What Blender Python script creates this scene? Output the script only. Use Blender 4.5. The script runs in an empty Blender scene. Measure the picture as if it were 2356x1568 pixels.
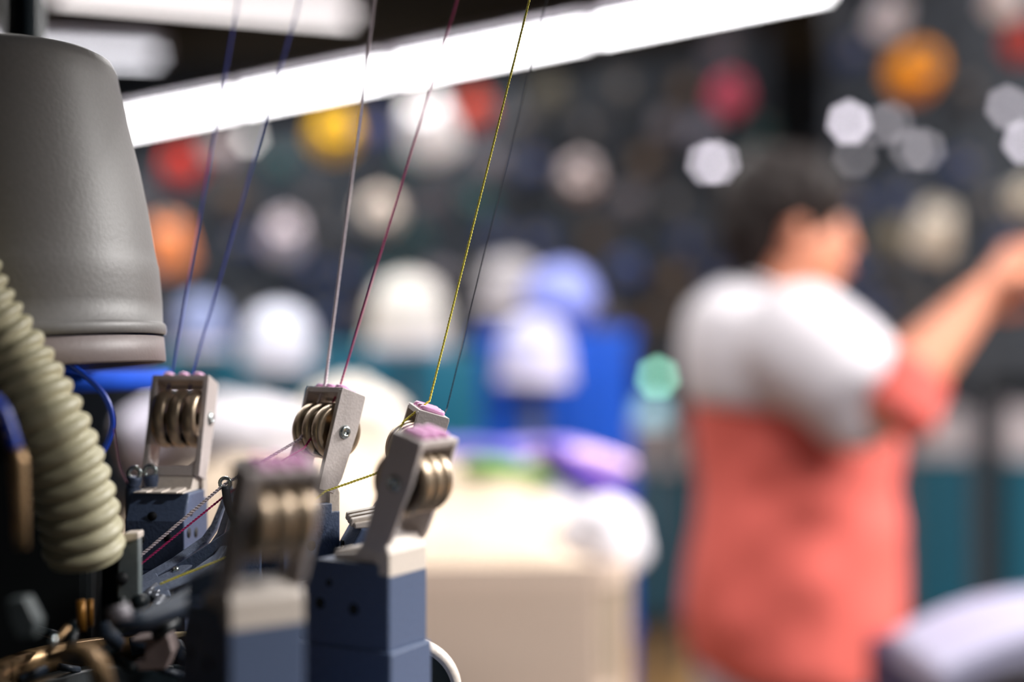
import bpy, bmesh, math, random
from mathutils import Vector, Matrix, noise
R = math.radians
F = 3272.2          # focal length in pixels of the 2356 px wide frame (50 mm lens)
CAMZ = 1.25
sc = bpy.context.scene
col = sc.collection
# ------------------------------------------------------------------ camera
cd = bpy.data.cameras.new('camera'); cam = bpy.data.objects.new('camera', cd); col.objects.link(cam)
cam.location = (0, 0, CAMZ); cam.rotation_euler = (R(90), 0, 0)
cd.lens = 50; cd.sensor_width = 36; cd.clip_start = .02; cd.clip_end = 60
cd.dof.use_dof = True; cd.dof.focus_distance = .605; cd.dof.aperture_fstop = 2.15
cd.dof.aperture_blades = 7; cd.dof.aperture_rotation = R(12)
sc.camera = cam
# ------------------------------------------------------------------ world, exposure
w = bpy.data.worlds.new('world'); sc.world = w; w.use_nodes = True
w.node_tree.nodes['Background'].inputs[0].default_value = (.42, .55, .68, 1)
w.node_tree.nodes['Background'].inputs[1].default_value = .07
sc.view_settings.view_transform = 'Standard'; sc.view_settings.look = 'None'
sc.view_settings.gamma = 1; sc.view_settings.exposure = 0; sc.view_settings.use_curve_mapping = False
sc.cycles.use_denoising = True
sc.cycles.max_bounces = 5
# ------------------------------------------------------------------ ceiling lamps above the frame (their light)
def area(x, y, z, p, rot=0, sx=1.2, sy=.09, colr=(1, .97, .95)):
    l = bpy.data.lights.new('lamp_light', 'AREA'); l.shape = 'RECTANGLE'; l.size = sx; l.size_y = sy; l.energy = p; l.color = colr
    o = bpy.data.objects.new('lamp_light', l); col.objects.link(o); o.location = (x, y, z); o.rotation_euler = (0, 0, rot)
    return o
LAMPS = [  # x, y, z, watts, rotation of the fluorescent fittings that hang above and beside the frame
    (2.05, 1.62, 2.35, 190, R(0)), (1.25, .10, 2.50, 108, R(0)),
    (-.30, 1.80, 2.62, 36, R(0)), (-1.5, 2.9, 2.62, 36, R(0)), (1.9, 3.4, 2.62, 24, R(0)),
    (-.3, 3.9, 2.70, 46, R(0)), (2.6, 3.8, 2.7, 26, R(0)), (-2.2, 4.2, 2.70, 34, R(0)),
]
for a_ in LAMPS:
    area(*a_)

# ------------------------------------------------------------------ helpers
def S(r, g, b):
    f = lambda c: (c/255/12.92) if c/255 <= .04045 else ((c/255+.055)/1.055)**2.4
    return (f(r), f(g), f(b))
def P(u, v, Y):
    return Vector(((u-1178)/F*Y, Y, CAMZ-(v-784)/F*Y))
MATS = {}
def mat(name, c, rough=.5, metal=0, var=.12, scale=60, bump=0, emit=None, es=0, sheen=0):
    if name in MATS: return MATS[name]
    m = bpy.data.materials.new(name); m.use_nodes = True; nt = m.node_tree
    b = nt.nodes['Principled BSDF']
    b.inputs['Roughness'].default_value = rough; b.inputs['Metallic'].default_value = metal
    b.inputs['Base Color'].default_value = (*c, 1)
    if var:
        tc = nt.nodes.new('ShaderNodeTexCoord'); n = nt.nodes.new('ShaderNodeTexNoise'); n.inputs['Scale'].default_value = scale
        nt.links.new(tc.outputs['Object'], n.inputs['Vector'])
        r = nt.nodes.new('ShaderNodeValToRGB')
        r.color_ramp.elements[0].position = .3; r.color_ramp.elements[1].position = .7
        r.color_ramp.elements[0].color = (*[x*(1-var) for x in c], 1); r.color_ramp.elements[1].color = (*[min(1, x*(1+var)) for x in c], 1)
        nt.links.new(n.outputs['Fac'], r.inputs[0]); nt.links.new(r.outputs[0], b.inputs['Base Color'])
        if bump:
            bp = nt.nodes.new('ShaderNodeBump'); bp.inputs['Strength'].default_value = bump; bp.inputs['Distance'].default_value = .001
            nt.links.new(n.outputs['Fac'], bp.inputs['Height']); nt.links.new(bp.outputs[0], b.inputs['Normal'])
    if emit:
        b.inputs['Emission Color'].default_value = (*emit, 1); b.inputs['Emission Strength'].default_value = es
    if sheen: b.inputs['Sheen Weight'].default_value = sheen
    MATS[name] = m
    return m

class MB:
    def __init__(s): s.bm = bmesh.new(); s.sm = []
    def box(s, x0, x1, y0, y1, z0, z1, M=None):
        vs = [s.bm.verts.new(Vector((x, y, z))) for z in (z0, z1) for y in (y0, y1) for x in (x0, x1)]
        for f in ((0, 2, 3, 1), (4, 5, 7, 6), (0, 1, 5, 4), (2, 6, 7, 3), (0, 4, 6, 2), (1, 3, 7, 5)):
            s.bm.faces.new([vs[i] for i in f])
        if M is not None: bmesh.ops.transform(s.bm, matrix=M, verts=vs)
        return s
    def prism(s, pts, axis, a, b, M=None):
        """pts: 2D outline; extruded along axis from a to b. axis 'y': pts are (x,z); 'z': (x,y); 'x': (y,z)"""
        def mk(p, t):
            return {'y': (p[0], t, p[1]), 'z': (p[0], p[1], t), 'x': (t, p[0], p[1])}[axis]
        A = [s.bm.verts.new(mk(p, a)) for p in pts]; B = [s.bm.verts.new(mk(p, b)) for p in pts]
        n = len(pts)
        s.bm.faces.new(A); s.bm.faces.new(B[::-1])
        for i in range(n): s.bm.faces.new((A[i], B[i], B[(i+1) % n], A[(i+1) % n]))
        if M is not None: bmesh.ops.transform(s.bm, matrix=M, verts=A+B)
        return s
    def lathe(s, prof, n=32, M=None, smooth=True, close=False):
        """prof: (r, z) points round local z"""
        rings = []; allv = []
        for r, z in prof:
            if r < 1e-7:
                v = s.bm.verts.new((0, 0, z)); rings.append([v]); allv.append(v)
            else:
                ring = [s.bm.verts.new((r*math.cos(2*math.pi*i/n), r*math.sin(2*math.pi*i/n), z)) for i in range(n)]
                rings.append(ring); allv += ring
        prs = list(zip(rings, rings[1:])) + ([(rings[-1], rings[0])] if close else [])
        for A, B in prs:
            if len(A) == 1 and len(B) == 1: continue
            for i in range(n):
                j = (i+1) % n
                q = ([A[0], B[j], B[i]] if len(A) == 1 else [A[i], A[j], B[0]] if len(B) == 1 else [A[i], A[j], B[j], B[i]])
                f = s.bm.faces.new(q); f.smooth = smooth
        if M is not None: bmesh.ops.transform(s.bm, matrix=M, verts=allv)
        return s
    def cyl(s, p0, p1, r0, r1=None, n=16, smooth=True):
        p0 = Vector(p0); p1 = Vector(p1); r1 = r0 if r1 is None else r1
        d = p1-p0; L = d.length
        M = Matrix.Translation(p0) @ d.to_track_quat('Z', 'Y').to_matrix().to_4x4()
        return s.lathe([(0, 0), (r0, 0), (r1, L), (0, L)], n, M, smooth)
    def tube(s, pts, rad, n=8, caps=True, squash=None):
        """pts Vectors, rad float or list (each may be (a,b) with squash=(dir) for ellipses)"""
        pts = [Vector(p) for p in pts]; N = len(pts); rings = []
        T = [(pts[min(i+1, N-1)]-pts[max(i-1, 0)]).normalized() for i in range(N)]
        up = Vector(squash) if squash else (Vector((0, 0, 1)) if abs(T[0].z) < .9 else Vector((1, 0, 0)))
        a = (up - T[0]*up.dot(T[0])).normalized()
        for i in range(N):
            if squash: u2 = Vector(squash); a2 = u2 - T[i]*u2.dot(T[i])
            else: a2 = a - T[i]*a.dot(T[i])
            if a2.length > 1e-6: a = a2.normalized()
            b = T[i].cross(a)
            if isinstance(rad, list):
                t_ = i/(N-1)*(len(rad)-1); i0 = min(int(t_), len(rad)-2); t_ -= i0
                g_ = lambda q_: q_ if isinstance(q_, tuple) else (q_, q_)
                r = tuple(x_*(1-t_)+y_*t_ for x_, y_ in zip(g_(rad[i0]), g_(rad[i0+1])))
            else: r = rad
            ra, rb = r if isinstance(r, (list, tuple)) else (r, r)
            rings.append([s.bm.verts.new(pts[i] + a*ra*math.cos(2*math.pi*k/n) + b*rb*math.sin(2*math.pi*k/n)) for k in range(n)])
        for A, B in zip(rings, rings[1:]):
            for k in range(n):
                f = s.bm.faces.new((A[k], A[(k+1) % n], B[(k+1) % n], B[k])); f.smooth = True
        if caps:
            s.bm.faces.new(rings[0][::-1]); s.bm.faces.new(rings[-1])
        return s
    def ball(s, c, r, n=3, M=None):
        g = bmesh.ops.create_icosphere(s.bm, subdivisions=n, radius=1)
        r = r if isinstance(r, (tuple, list)) else (r, r, r)
        X = Matrix.Translation(c) @ (M if M is not None else Matrix()) @ Matrix.Diagonal((*r, 1))
        bmesh.ops.transform(s.bm, matrix=X, verts=g['verts'])
        for v in g['verts']:
            for f in v.link_faces: f.smooth = True
        return s
    def build(s, name, m, parent=None, bevel=0, seg=2, smooth=None):
        bmesh.ops.recalc_face_normals(s.bm, faces=s.bm.faces)
        me = bpy.data.meshes.new(name); s.bm.to_mesh(me); s.bm.free()
        me.materials.append(m)
        o = bpy.data.objects.new(name, me); col.objects.link(o)
        if parent is not None: o.parent = parent
        if bevel:
            b = o.modifiers.new('b', 'BEVEL'); b.width = bevel; b.segments = seg; b.limit_method = 'ANGLE'; b.angle_limit = R(40)
        return o
def empty(name, loc=(0, 0, 0), rz=0):
    o = bpy.data.objects.new(name, None); col.objects.link(o); o.location = loc; o.rotation_euler = (0, 0, rz); o.empty_display_size = .05
    return o
def tag(o, label=None, cat=None, group=None, kind=None):
    if label: o['label'] = label
    if cat: o['category'] = cat
    if group: o['group'] = group
    if kind: o['kind'] = kind
    return o
def copy_tree(o, parent=None):
    c = o.copy(); col.objects.link(c); c.parent = parent
    for ch in list(o.children):
        copy_tree(ch, c)
    return c
def spline(pts, n=8):
    """Catmull-Rom through points"""
    pts = [Vector(p) for p in pts]; out = []
    q = [pts[0]*2-pts[1]] + pts + [pts[-1]*2-pts[-2]]
    for i in range(1, len(q)-2):
        for k in range(n):
            t = k/n
            out.append(.5*((2*q[i]) + (q[i+1]-q[i-1])*t + (2*q[i-1]-5*q[i]+4*q[i+1]-q[i+2])*t*t + (3*q[i]-q[i-1]-3*q[i+1]+q[i+2])*t**3))
    out.append(pts[-1]); return out

# ------------------------------------------------------------------ materials
M_HEAD = mat('warm_grey_plastic', S(200, 191, 188), .42, 0, .05, 900, .15)
M_CREAM = mat('cream_plastic', S(214, 203, 192), .45, 0, .06, 700, .15)
M_NAVY = mat('slate_blue_cast_metal', S(78, 93, 122), .5, 0, .08, 700, .2)
M_FING = mat('lit_slate_metal', S(128, 140, 164), .4, .1, .08, 700, .2)  # slate metal lightened, light on the stacked fingers put into its colour
M_NAVY2 = mat('dark_slate_metal', S(38, 50, 66), .5, 0, .1, 500, .1)
M_BLACK = mat('black_metal', S(14, 26, 32), .45, 0, .15, 300)
M_BRONZE = mat('bronze_pulley', S(172, 154, 132), .36, .7, .1, 300)
M_DARKBR = mat('dark_pulley_web', S(44, 40, 38), .4, .6, .1, 300)
M_PINK = mat('pink_ceramic', S(242, 180, 226), .25, 0, .05, 600)
M_STEEL = mat('steel', S(190, 200, 200), .25, .9, .05, 400)
M_HOLE = mat('hole_black', S(6, 12, 18), .7, 0, .1, 100)
M_HOSE = mat('beige_hose', S(176, 170, 140), .45, 0, .07, 200)
M_HOOD = mat('grey_hood_plastic', S(130, 128, 127), .5, 0, .04, 500, .1)
M_BLUE = mat('blue_plastic', S(0, 90, 235), .85, 0, .08, 50)
M_TUBEB = mat('blue_air_tube', S(0, 56, 170), .35, 0, .08, 50)
M_BRASS = mat('worn_brass', S(150, 122, 88), .4, .7, .2, 200)
M_TEAL = mat('teal_paint', S(0, 92, 118), .5, 0, .06, 4)
M_LGREY = mat('light_grey_paint', S(206, 200, 208), .5, 0, .05, 5)
M_FRAME = mat('dark_creel_frame', S(44, 50, 60), .5, .2, .1, 5)

# ------------------------------------------------------------------ the setting
tag(MB().box(-6, 6, -2.5, 11, -.05, 0).build('floor', mat('tan_floor', S(172, 132, 84), .55, 0, .06, 2)), kind='structure')
tag(MB().box(-6, 6, -2.5, 11, 3.4, 3.5).build('ceiling', mat('dark_ceiling', S(52, 50, 44), .8, 0, .15, 1)), kind='structure')
m_wall = mat('dark_wall', S(46, 56, 68), .8, 0, .12, 1.5)
tag(MB().box(-6, 6, 11, 11.1, 0, 3.4).build('wall_back', m_wall), kind='structure')
tag(MB().box(-6, 6, -2.6, -2.5, 0, 3.4).build('wall_front', m_wall), kind='structure')
tag(MB().box(-6.1, -6, -2.5, 11, 0, 3.4).build('wall_left', m_wall), kind='structure')
tag(MB().box(6, 6.1, -2.5, 11, 0, 3.4).build('wall_right', m_wall), kind='structure')
fm = MB().box(-2.4, 2.6, -2, 1.95, 0, .006).build('bounce_cut_sheet', mat('bounce_cut_dark', S(30, 36, 40), .9, 0, .1, 6)); tag(fm, 'unseen dark sheet added under the nearest knitting machine to cut floor bounce', 'mat')  # unseen dark sheet, added to absorb warm bounce off the tan floor
for k, yy in enumerate((4.9, 7.2, 9.4)):
    tag(MB().box(-6, 6, yy, yy+.18, 3.12, 3.4).build('trim_%d' % (k+1), mat('beam_paint', S(66, 60, 50), .7, 0, .1, 3)), kind='structure')

# ------------------------------------------------------------------ lamps
def tube_lamp(p0, p1, es, label, group=None, colr=(1, .98, 1), body=True):
    p0 = Vector(p0); p1 = Vector(p1); c = (p0+p1)/2; d = (p1-p0).normalized(); L = (p1-p0).length
    rz = math.atan2(d.y, d.x)
    o = empty('fluorescent_lamp', c, rz); tag(o, label, 'lamp', group)
    h = L/2
    m = MB(); m.cyl((-h+.02, 0, 0), (h-.02, 0, 0), .015, n=12); m.build('tube', mat('tube_glow_%d' % round(es*10), (1, 1, 1), .3, 0, 0, emit=colr, es=es), o)
    m = MB(); m.prism([(-.05, .045), (.05, .045), (.025, .085), (-.025, .085)], 'x', -h, h); m.build('housing', M_LGREY, o)
    for sx in (-1, 1):
        m = MB(); m.box(sx*(h-.012)-.012, sx*(h-.012)+.012, -.02, .02, -.02, .045); m.build('end_cap', M_LGREY, o, .002)
        m = MB(); m.cyl((sx*h*.7, 0, .08), (sx*h*.7, 0, 3.4-c.z), .006, n=6); m.build('hanger_rod', M_FRAME, o)
    return o
H = 1.3
def atH(u, v):
    Y = H*F/(784-v); return Vector(((u-1178)/F*Y, Y, CAMZ+H))
A = atH(265, 292); B = atH(1985, -46)
dd = (B-A); LL = dd.length; n = max(1, round(LL/1.24)); dd.normalize()
for i in range(-1, n+1):
    s0 = A + dd*(LL*i/n+.01); s1 = A + dd*(LL*(i+1)/n-.01)
    tube_lamp(s0, s1, 19, 'white fluorescent tube lamp in the long bright row crossing the ceiling', 'lamps in the long bright row')
tube_lamp(atH(115, -22), atH(818, 38), 4.2, 'pinkish white fluorescent lamp hanging above the long bright row', colr=(1, .93, .92))
tube_lamp(atH(-330, 102), atH(372, 131), 3.7, 'dimmer bluish fluorescent lamp just above the grey hood', colr=(.93, .93, 1))
for a_ in LAMPS:                                   # the fittings whose light the area lights are
    x, y, z, p, rot = a_
    o = empty('fluorescent_lamp', (x, y, z), rot); tag(o, 'fluorescent lamp fitting hanging above the picture', 'lamp', 'lamps above the frame')
    MB().prism([(-.06, .004), (.06, .004), (.04, .06), (-.04, .06)], 'x', -.62, .62).build('housing', M_LGREY, o)
    for sx in (-1, 1):
        MB().cyl((sx*.4, 0, .055), (sx*.4, 0, 3.4-z), .006, n=6).build('hanger_rod', M_FRAME, o)

# ------------------------------------------------------------------ feeder heads with rollers (foreground)
LEAN = R(18)
def make_head(pd, low=0):
    """local: +x outward, y tangential, z up; origin where head meets post. metres"""
    k = .001
    root = empty('yarn_feeder_head')
    L = Matrix.Rotation(LEAN, 4, 'Y')
    def pr(pts): return [(x*k, z*k) for x, z in pts]
    # frame: two side plates, top bridge, bottom bridge
    side = [(-4.5, -1), (4, -1), (6.5, 6), (8.4, 28), (8.4, 43.2), (7.6, 44.2), (-4.8, 44.2), (-5.6, 43.2)]
    m = MB()
    for s in (-1, 1):
        m.prism(pr(side), 'y', s*13*k, s*10.6*k, L)
    m.box(-5.4*k, 8.2*k, -12.9*k, 12.9*k, 41.8*k, 44.2*k, L)
    m.box(5.2*k, 7.4*k, -12*k, 12*k, 40.2*k, 42*k, L)
    m.box(-4.2*k, 3.8*k, -12*k, 12*k, -1*k, 3.2*k, L)
    for s in (-1, 1):   # filleted lower corners of the window
        m.prism([(s*10.7*k, 3.1*k), (s*7.2*k, 3.1*k), (s*8.2*k, 3.6*k), (s*10*k, 5.2*k), (s*10.7*k, 7.4*k)], 'x', -4.2*k, 3.8*k, L)
    fr = m.build('frame', M_HEAD, root, .0008)
    # axle + screw
    ax = Vector((1.6, 0, 26))*k
    m = MB(); m.cyl(L @ (ax+Vector((0, -.0125, 0))), L @ (ax+Vector((0, .0125, 0))), .0024, n=12); m.build('axle', M_STEEL, root)
    for s in (-1, 1):
        m = MB(); M = L @ Matrix.Translation(ax+Vector((0, s*.013, 0))) @ Matrix.Rotation(-s*R(90), 4, 'X')
        m.lathe([(0, 0), (.0030, 0), (.0030, .0004), (.0022, .0013), (.0013, .0013), (.0013, .0005), (0, .0005)], 18, M)
        m.build('screw', M_STEEL, fr)
    # rollers
    for j in (-1, 0, 1):
        M = L @ Matrix.Translation(ax+Vector((0, j*.0069, 0))) @ Matrix.Rotation(R(90), 4, 'X')
        w_ = .0029
        prof = [(.0026, -w_*.55), (.0096, -w_*.55), (.0100, -w_), (.0112, -w_), (.0119, -w_*.8), (.0124, -w_*.4), (.0125, 0), (.0124, w_*.4), (.0119, w_*.8), (.0112, w_), (.0100, w_), (.0096, w_*.55), (.0026, w_*.55)]
        m = MB(); m.lathe(prof, 48, M, close=True); rl = m.build('roller', M_BRONZE, root)
    # separator bar behind the rollers
    m = MB()
    for j in (-.5, .5):
        m.prism(pr([(-5, 14), (5, 14), (5, 30), (2, 34), (-2, 34)]), 'y', (j*6.9*2-.3)*k if 0 else (j*6.9-.25)*k, (j*6.9+.25)*k, L)
    m.build('divider', M_DARKBR, root)
    # pink ceramic eyelets: long ovals on top
    for j in (-1, 0, 1):
        m = MB(); n = 28; pts = []
        a_, b_ = 4.3, 1.25
        ring = []
        for q in range(n+1):
            t = 2*math.pi*q/n
            ct, st = math.cos(t), math.sin(t)
            ring.append(L @ (Vector((1.3+(a_ if ct > 0 else -a_)*abs(ct)**.7, j*6.9+b_*(1 if st > 0 else -1)*abs(st)**.8, 44.9))*k))
        m.tube(ring, .00135, 10, caps=False)
        m.box(-4.2*k, 6*k, (j*6.9-1.6)*k, (j*6.9+1.6)*k, 43.8*k, 44.75*k, L)
        m.build('eyelet', M_PINK, root)
    # cream saddle on the post
    m = MB()
    m.prism(pr([(-19, -3.6-low*.7), (-9, -2.4-low), (-6, 1.6-low), (3, 3), (3, -6), (-19, -6)]), 'y', -11*k, 11*k)
    for j in (-1, 0, 1):
        m.prism(pr([(-20.5, -5.6), (-9, -5.6), (-7.5, -.6-low*1.3), (-12, -1.2-low*1.3), (-20, -2.4-low)]), 'y', (j*6.6-2.2)*k, (j*6.6+2.2)*k)
    m.prism(pr([(1, -11), (7.2, -11), (7.2, -2), (5.2, 3), (1, 3)]), 'y', -12.8*k, 12.8*k)
    m.build('saddle', M_CREAM, root, .0006)
    # post: upper block and wider lower block
    m = MB(); m.prism(pr([(-pd, -17), (-pd+6.5, -5.8), (3, -5.8), (3, -9.5), (7.2, -9.5), (7.2, -38), (-pd, -38)]), 'y', -13*k, 13*k)
    po = m.build('post', M_NAVY, root, .0008)
    m = MB(); m.box((-pd-1)*k, 8.6*k, -14*k, 14*k, -100*k, -37.8*k)
    m.build('post_base', M_NAVY, root, .0008)
    for s in (-1, 1):
        for hx, hz, hr in ((-pd*.75, -22.5, 2.2), (-8.5, -23.5, 2.2), (-pd*.62, -14.5, 1.4), (-14, -60, 2.2)):
            m = MB(); yb = (14.15 if hz < -40 else 13.15)*s*k
            m.cyl((hx*k, yb, hz*k), (hx*k, yb-s*.0012, hz*k), hr*k, n=16); m.build('screw_hole', M_HOLE, po)
    for hy, hz in ((-6, -24), (6, -25), (1, -15)):
        m = MB(); m.cyl((-(pd+.2)*k, hy*k, hz*k), ((-pd+1)*k, hy*k, hz*k), 1.9*k, n=16); m.build('screw_hole', M_HOLE, po)
    return root
h0 = make_head(23, 2.6); h2 = make_head(23); h1 = make_head(32)
off = Vector((44.2*.001*math.sin(LEAN), 0, 44.2*.001*math.cos(LEAN)))
HEADS = [  # u, v, Y of the top centre, outward bearing, label
    (424, 880, .665, R(83), 'grey yarn feeder head farthest back, beside the grey hood, open window under its rollers'),
    (768, 897, .632, R(45), 'grey yarn feeder head holding the white and magenta yarns, round screw facing the lens'),
    (980, 941, .610, R(14), 'sharp-focused yarn feeder head that the yellow yarn enters from above'),
    (973, 996, .530, R(-29), 'grey yarn feeder head with shining bronze rollers turned outward, in front of the sharp one'),
    (638, 1060, .442, R(-54), 'strongly blurred dark yarn feeder head nearest the lens, three bronze rollers facing out'),
]
heads = []
for i, (u, v, Y, ph, lab) in enumerate(HEADS):
    o = (h0, h2, None, h1, None)[i] or copy_tree(h2 if i < 3 else h1)
    rot = Matrix.Rotation(R(5) if i == 2 else 0, 3, 'X') @ Matrix.Rotation(ph, 3, 'Z')
    o.location = P(u, v, Y) - rot @ off
    o.rotation_euler = rot.to_euler()
    if i == 0: o.scale = (1.05,)*3
    tag(o, lab, 'yarn feeder', 'yarn feeder heads round the knitting machine'); heads.append(o)
RC = Vector((-.150, .566, 0))   # axis of the knitting machine

# ------------------------------------------------------------------ grey hood
hd = .62; px = hd/F
hood = empty('machine_hood', P(-30, 862, hd)); hood.rotation_euler = (R(-1.5), R(-4.5), 0)
tag(hood, 'large grey tapered plastic hood hanging over the knitting machine', 'hood')
def zz(y): return (838-y)*px*.965
shell = [(402, 772), (406, 770), (409, 762), (408, 750), (404, 744), (401, 742), (403, 690), (402, 640), (401, 606), (399, 598), (394, 560), (385, 460), (372, 360), (360, 290), (349, 215), (342, 170), (337, 130), (327, 106), (306, 93), (270, 88), (120, 85), (0, 84)]
m = MB(); m.lathe([(r*px, zz(y)) for r, y in shell] + [(0, zz(120)), (300*px, zz(140)), (380*px, zz(560)), (394*px, zz(772))], 96, close=False)
m.build('shell', M_HOOD, hood)
m = MB(); m.lathe([(396*px, zz(776)), (401*px, zz(778)), (402*px, zz(834)), (398*px, zz(838)), (380*px, zz(838)), (380*px, zz(776))], 96, close=True)
m.build('rim_band', mat('hood_rim_plastic', S(142, 130, 129), .5, 0, .04, 500, .1), hood)
m = MB(); m.lathe([(0, zz(100)), (46*px, zz(100)), (42*px, zz(64)), (26*px, zz(52)), (0, zz(50))], 32, Matrix.Translation((40*px, 0, 0)))
m.build('top_knob', M_HOOD, hood)
# board added out of view above the machine, to shade hood and heads
gp = empty('shade_board', (.03, .365, 1.60)); tag(gp, 'unseen dark board added over the nearest knitting machine to shade it', 'shade board')
m = MB(); m.box(-.33, .33, -.515, .515, 0, .01); m.build('board', M_NAVY2, gp)
for cx_, cy_ in ((.31, -.2), (-.31, -.2), (-.31, .45)):
    m = MB(); m.cyl((cx_, cy_, 0), (cx_, cy_, -1.60), .012, n=12); m.build('pole', M_BLACK, gp)
# blue air tray below
t = empty('blue_tray', P(60, 880, .74)); tag(t, 'bright blue round tray under the grey hood', 'tray')
q = .74/F
m = MB(); m.lathe([(0, -14*q), (300*q, -14*q), (318*q, -8*q), (320*q, 28*q), (314*q, 28*q), (300*q, -4*q), (0, -4*q)], 64); m.build('dish', M_BLUE, t)

# ------------------------------------------------------------------ corrugated hose
c_pts = [P(-330, 120, .53), P(-180, 420, .53), P(-70, 690, .535), P(22, 830, .54), P(98, 960, .54), P(150, 1080, .545), P(182, 1190, .55), P(196, 1280, .555)]
cl = spline(c_pts, 40)
# resample by arc length and give it ridges
segs = [0]
for a_, b_ in zip(cl, cl[1:]): segs.append(segs[-1]+(b_-a_).length)
tot = segs[-1]; pitch = .0068; nst = int(tot/pitch*8); pts = []; rad = []; j = 0
for i in range(nst+1):
    s_ = tot*i/nst
    while j < len(segs)-2 and segs[j+1] < s_: j += 1
    f_ = (s_-segs[j])/max(1e-9, segs[j+1]-segs[j]); pts.append(cl[j].lerp(cl[j+1], f_))
    ph = (s_/pitch) % 1
    rad.append(  .0128 + .0031*(abs(math.sin(math.pi*ph))**.75))
m = MB(); m.tube(pts, rad, 40); hose = m.build('corrugated_hose', M_HOSE)
tag(hose, 'thick beige corrugated suction hose curving down past the grey hood', 'hose')

# ------------------------------------------------------------------ blue pneumatic tubes
m = MB(); m.tube(spline([P(150, 830, .57), P(205, 872, .57), P(243, 915, .57), P(258, 965, .57), P(250, 1010, .57), P(225, 1060, .57), P(190, 1140, .575), P(160, 1300, .58)]), .0013, 12)
tag(m.build('air_tube', M_TUBEB), 'thin blue air tube bending out from behind the beige hose', 'tube')
m = MB(); m.tube(spline([P(-60, 880, .47), P(0, 935, .47), P(22, 985, .47), P(36, 1035, .47)]), .0021, 12)
o = m.build('air_tube', M_TUBEB); tag(o, 'dark blue air tube at the left edge, plugged into a brass fitting', 'tube')
m = MB(); m.tube([P(36, 1030, .47), P(42, 1060, .47), P(48, 1190, .47), P(48, 1260, .47)], [.0023, .0030, .0026, .0026], 12)
fit = m.build('tube_fitting', M_BRASS); tag(fit, 'brass fitting at the end of the dark blue air tube', 'fitting')

# ------------------------------------------------------------------ knitting machine body (around RC)
mach = empty('knitting_machine', (RC.x, RC.y, 0)); tag(mach, 'dark sock knitting machine whose ring of feeder heads fills the lower left', 'knitting machine')
zr = 1.075
m = MB(); m.lathe([(.05, zr-.03), (.155, zr-.03), (.158, zr-.025), (.158, zr-.004), (.155, zr), (.05, zr)], 72, close=True); m.build('bed_ring', M_NAVY2, mach)
m = MB(); m.lathe([(0, .95), (.055, .95), (.055, 1.105), (.050, 1.112), (.036, 1.112), (.036, 1.06), (0, 1.06)], 48); m.build('needle_cylinder', M_BLACK, mach)
m = MB(); m.lathe([(.0505, 1.112), (.056, 1.112), (.059, 1.118), (.057, 1.122), (.050, 1.122)], 64, close=True); m.build('brass_ring', M_BRASS, mach)
# the dark column that carries the hood side
m = MB(); m.prism([(-.19, 0), (-.035, 0), (-.035, 1.205), (-.075, 1.235), (-.19, 1.235)], 'y', .055, .08); m.build('column', mat('matt_black_paint', S(9, 18, 22), .9, 0, .1, 40), mach, .004)
m = MB(); m.box(-.30, -.07, -.16, .06, 0, 1.05); m.build('cabinet', M_NAVY2, mach, .006)
m = MB(); m.box(-.14, .14, -.14, .14, 0, .95); m.build('base_cabinet', M_NAVY2, mach, .01)
m = MB(); m.box(-.13, -.072, -.07, .03, 1.05, 1.17); m.build('drive_housing', M_BLACK, mach, .006)
# support stubs between bed ring and posts are the post bases (they rest on the ring)
def mp(name, m, mm, bevel=.0006):
    """finish a world-coordinate part and parent it to the machine"""
    bmesh.ops.translate(m.bm, vec=(-RC.x, -RC.y, 0), verts=m.bm.verts)
    return m.build(name, mm, mach, bevel)
def slab(m, uvs, Y, th, slope=0, v0=0):
    A_ = [m.bm.verts.new(P(u, v, Y+(v0-v)*slope)) for u, v in uvs]; B_ = [m.bm.verts.new(a_.co+Vector((0, th, -th*.6 if slope else 0))) for a_ in A_]
    n = len(uvs); m.bm.faces.new(A_); m.bm.faces.new(B_[::-1])
    for i in range(n): m.bm.faces.new((A_[i], B_[i], B_[(i+1) % n], A_[(i+1) % n]))
    return m
m = slab(MB(), [(186, 1330), (232, 1250), (300, 1250), (304, 1620), (186, 1620)], .655, .02); mp('rear_housing', m, MATS['matt_black_paint'])
m = slab(MB(), [(286, 1236), (318, 1234), (320, 1445), (268, 1462), (270, 1300)], .565, .006)
mp('guard_plate', m, mat('grey_green_plate', S(112, 122, 124), .5, 0, .1, 300))
m = slab(MB(), [(284, 1226), (318, 1224), (318, 1240), (284, 1250)], .564, .009); mp('guard_edge', m, M_CREAM)
m = MB(); m.cyl(P(280, 1330, .562), P(280, 1330, .566), .0026, n=14); mp('screw_hole', m, M_HOLE, 0)
m = MB(); m.cyl(P(318, 1385, .555), P(330, 1380, .575), .0030, n=14); mp('knob', m, M_BLACK, 0)
# arm with grey knurled knob
m = MB(); m.tube([P(262, 1432, .50), P(330, 1425, .505), P(420, 1392, .52), P(470, 1360, .53)], [.0032, .0034, .0048, .006], 14); mp('lever_arm', m, M_NAVY2, 0)
m = MB(); m.cyl(P(250, 1424, .50), P(300, 1408, .503), .0036, n=18); mp('knurled_knob', m, mat('grey_knob', S(120, 116, 122), .45, .3, .15, 900), 0)
# bundle of little tubes
for (u, v) in ((352, 1360), (368, 1366), (384, 1374)):
    m = MB(); m.cyl(P(u-14, v+8, .575), P(u+8, v-12, .59), .0017, n=12); mp('guide_tube', m, mat('grey_guide', S(128, 132, 142), .35, .5, .1, 500), 0)
m = MB(); m.cyl(P(352, 1415, .56), P(372, 1380, .575), .0027, n=14); mp('guide_tube', m, MATS['grey_guide'], 0)
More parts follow.
